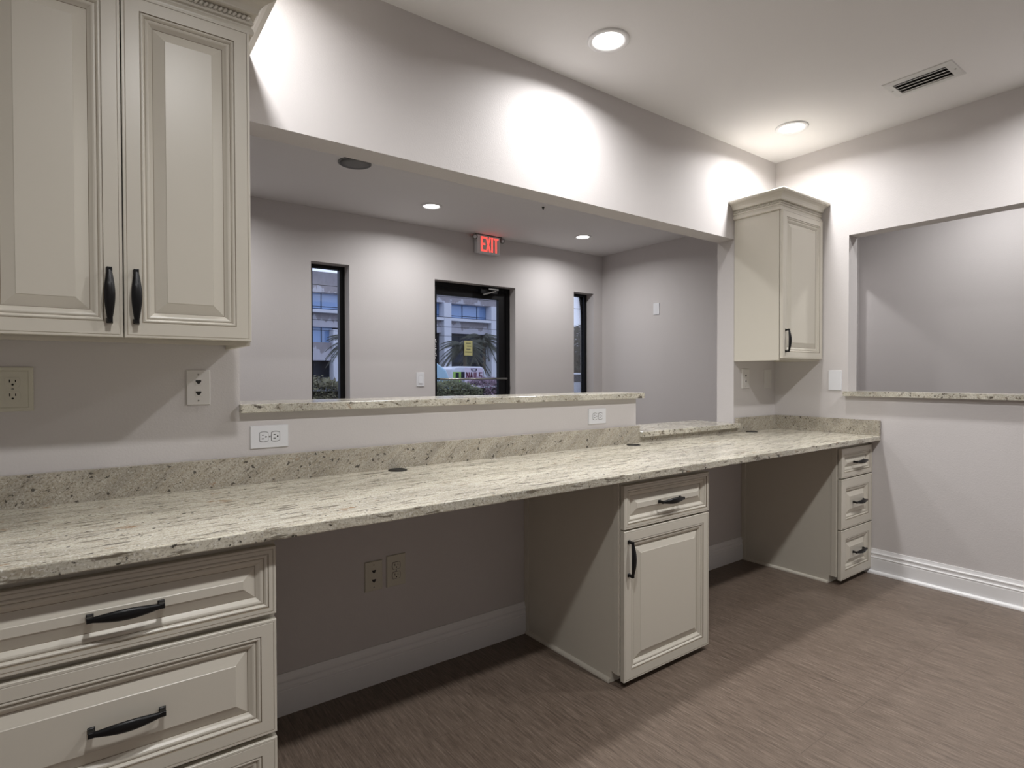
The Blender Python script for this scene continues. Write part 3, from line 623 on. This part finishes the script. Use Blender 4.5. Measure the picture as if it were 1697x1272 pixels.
M_frond = leafmat('palm_frond', (0.022, 0.028, 0.022), (0.085, 0.088, 0.055)); M_trunk = mat('palm_trunk', (0.16, 0.12, 0.085), 0.9)
def palm(x, y, zc_, L, label):
    r_ = thing('palm_tree', label, 'palm tree', (x, y, -0.15), 'palm trees in front of the office building')
    mb = MB(); mb.tube([(x, y, -0.15), (x+0.05, y, zc_*0.5), (x, y, zc_)], [0.17, 0.13, 0.12], 10); mb.build('trunk', M_trunk, r_)
    mb = MB()
    for k in range(44):
        az = 2*PI*k/44 + random.uniform(-.15, .15); el = random.uniform(-0.35, 1.25); d = Vector((math.cos(az), math.sin(az), 0)); sd = Vector((-d.y, d.x, 0)); pts = []
        for i in range(23):
            t_ = i/22; pts.append(Vector((x, y, zc_)) + d*(L*t_*math.cos(el*(1-0.6*t_))) + Vector((0, 0, L*(math.sin(el)*t_ - 0.75*t_*t_))))
        for i in range(1, 23):
            p = pts[i]; ln = L*0.24*math.sin(PI*(0.12+0.83*i/22)); fw = (pts[i]-pts[i-1]).normalized()
            for s_ in (-1, 1):
                for q in (0, 0.5):
                    b_ = p - fw*(L/22*q); tip = b_ + sd*(s_*ln*0.75) + fw*ln*0.5 + Vector((0, 0, -ln*0.45)); mb.add([b_-fw*0.009*L, b_+fw*0.009*L, tip], [(0, 1, 2)])
        mb.tube(pts, 0.012*L, 4)
    mb.build('fronds', M_frond, r_, fix=False)
palm(22.5, 34.5, 3.3, 2.0, 'left palm of the pair seen through the glass door behind the white van')
palm(27.2, 39, 4.2, 2.2, 'right palm of the pair seen through the glass door behind the white van')
palm(12.15, 30, 3.15, 1.6, 'palm tree seen at the right edge of the left lobby window')

# white van, sign, pale blue van, silver car
M_vw = mat('van_white', (0.66, 0.68, 0.74), 0.3); M_tyre = mat('tyre', (0.015, 0.015, 0.016), 0.8); M_lime = mat('van_lime', (0.30, 0.52, 0.10), 0.45)
M_pblue = mat('van_pale_blue', (0.30, 0.47, 0.58), 0.3); M_silver = mat('car_silver', (0.45, 0.46, 0.50), 0.3, 0.5)
def wheels(r_, x0, x1, y0, y1, rad, z=-0.15):
    for xx in (x0, x1):
        for yy in (y0, y1):
            mb = MB(); mb.lathe([(rad*0.6, -0.10), (rad, -0.08), (rad, 0.08), (rad*0.6, 0.10)], (xx, yy, z+rad), (0, 1, 0), 20); mb.build('wheel', M_tyre, r_)
def body(prof, y0, y1, rnd=0.12):
    mb = MB(); P = [Vector((x, 0, z)) for x, z in prof]; c = sum(P, Vector())/len(P)
    rings = []
    for yy, s_ in ((y0, 0.93), (y0+rnd, 1.0), (y1-rnd, 1.0), (y1, 0.93)):
        rings.append([Vector((c.x+(p.x-c.x)*s_, yy, c.z+(p.z-c.z)*s_)) for p in P])
    mb.loft(rings); return mb
vx0, vx1, vy = 17.6, 20.1, 28.0
r = thing('white_van', 'white van with lime green side panel parked beyond the hedge', 'van', (18.85, 29, -0.15))
body([(vx0+0.1, 0.1), (vx1+1.6, 0.1), (vx1+1.6, 0.75), (vx1+0.9, 0.98), (vx1+0.1, 1.12), (vx1-0.15, 1.70), (vx1-0.3, 1.79), (vx0+0.5, 1.80), (vx0+0.15, 1.76), (vx0, 1.62)], vy, vy+1.8).build('body', M_vw, r, bevel=0.04)
mb = MB(); mb.box((vx0+0.10, vy-0.03, 0.75), (vx0+0.64, vy+0.10, 1.46)); mb.build('green_panel', M_lime, r)
for wa, wb, wz in ((vx0+0.25, vx0+0.47, 1.42), (vx0+0.66, vx0+0.92, 1.46), (vx1-0.42, vx1-0.22, 1.50)):
    mb = MB(); mb.box((wa, vy-0.05, 0.98), (wb, vy+0.02, wz)); mb.build('side_window', M_dglass, r)
wheels(r, vx0+0.6, vx1+0.9, vy+0.12, vy+1.68, 0.33)
r = thing('nails_sign', 'white sign board with dark red lettering in front of the white van', 'sign', (19.15, 27.6, -0.15))
sx0, sx1 = 18.28, 19.60
mb = MB(); mb.box((sx0, 27.58, 0.35), (sx1, 27.62, 1.70)); mb.build('board', mat('sign_pinkwhite', (0.72, 0.62, 0.72), 0.5), r)
for px_ in (sx0+0.06, sx1-0.12):
    mb = MB(); mb.box((px_, 27.57, -0.15), (px_+0.06, 27.63, 0.36)); mb.build('post', M_alu, r)
mb = MB(); word(mb, 'NAILS', sx0+0.12, 1.02, 0.170, 0.38, 0.085, 0.075, 27.572, 0.004); mb.build('lettering', mat('sign_maroon', (0.14, 0.012, 0.05), 0.5), r)
mb = MB(); mb.prism([(sx0+0.40, 27.579, 1.665), (sx0+0.90, 27.579, 1.665), (sx0+0.80, 27.579, 1.48), (sx0+0.50, 27.579, 1.48)], (0, -0.006, 0)); mb.build('emblem', mat('sign_plum', (0.03, 0.015, 0.05), 0.5), r)
mb = MB(); mb.box((sx0+0.53, 27.570, 1.54), (sx0+0.77, 27.574, 1.63)); mb.build('emblem_strip', mat('sign_pale', (0.6, 0.55, 0.62), 0.5), r)
r = thing('pale_blue_van', 'pale blue van with sloping windscreen at the left edge of the glass door', 'van', (6.3, 10.8, -0.15))
body([(5.05, 0.10), (7.6, 0.10), (7.6, 0.80), (7.12, 1.05), (6.96, 1.38), (6.62, 1.60), (5.2, 1.66), (5.05, 1.50)], 10.0, 11.7).build('body', M_pblue, r, bevel=0.04)
mb = MB(); mb.box((5.35, 9.98, 1.10), (6.35, 10.1, 1.45)); mb.build('side_window', mat('van_glass', (0.10, 0.17, 0.22), 0.1), r)
wheels(r, 5.6, 7.0, 10.12, 11.58, 0.32)
r = thing('silver_car', 'silver car parked beyond the right lobby window', 'car', (17.0, 16.9, -0.15))
body([(15.2, 0.15), (19.4, 0.15), (19.4, 0.70), (18.4, 0.88), (17.7, 1.32), (16.2, 1.34), (15.5, 0.92), (15.2, 0.80)], 16, 17.7).build('body', M_silver, r, bevel=0.05)
mb = MB(); mb.prism([(15.8, 15.99, 0.93), (18.1, 15.99, 0.93), (17.6, 15.99, 1.26), (16.3, 15.99, 1.26)], (0, 0.1, 0)); mb.build('side_window', M_dglass, r)
wheels(r, 16.0, 18.5, 16.12, 17.58, 0.32)
M_tree = leafmat('tree_dark', (0.012, 0.016, 0.010), (0.05, 0.055, 0.03))
r = thing('shade_tree', 'dense dark tree filling the lower part of the right lobby window', 'tree', (23.2, 23, -0.15))
mb = MB(); mb.tube([(23.2, 23, -0.15), (23.1, 23, 1.2), (23.3, 23.1, 2.4)], [0.25, 0.2, 0.14], 10); mb.build('trunk', M_trunk, r)
mb = MB(); leafy(mb, (23.2, 23, 2.6), (2.3, 1.9, 1.65), 7000, 0.14); leafy(mb, (22.4, 22.6, 1.5), (1.7, 1.4, 1.0), 2500, 0.13); mb.build('crown', M_tree, r, fix=False)
for k, (za, zb, yy) in enumerate(((4.75, 4.72, 20.0), (3.85, 3.80, 20.0), (3.40, 3.45, 20.3), (3.55, 3.55, 27.0))):
    mb = MB(); mb.tube([(-30 + 10*i, yy, (za*(9-i)+zb*i)/9 - 0.0) for i in range(10)], 0.012, 5); o = mb.build('power_line', M_tyre)
    tag(o, ['topmost overhead power line across the sky in the right lobby window', 'middle overhead power line across the sky in the right lobby window', 'lowest overhead power line, just above the dark tree', 'overhead power line crossing in front of the office building'][k], 'power line', 'overhead power lines')
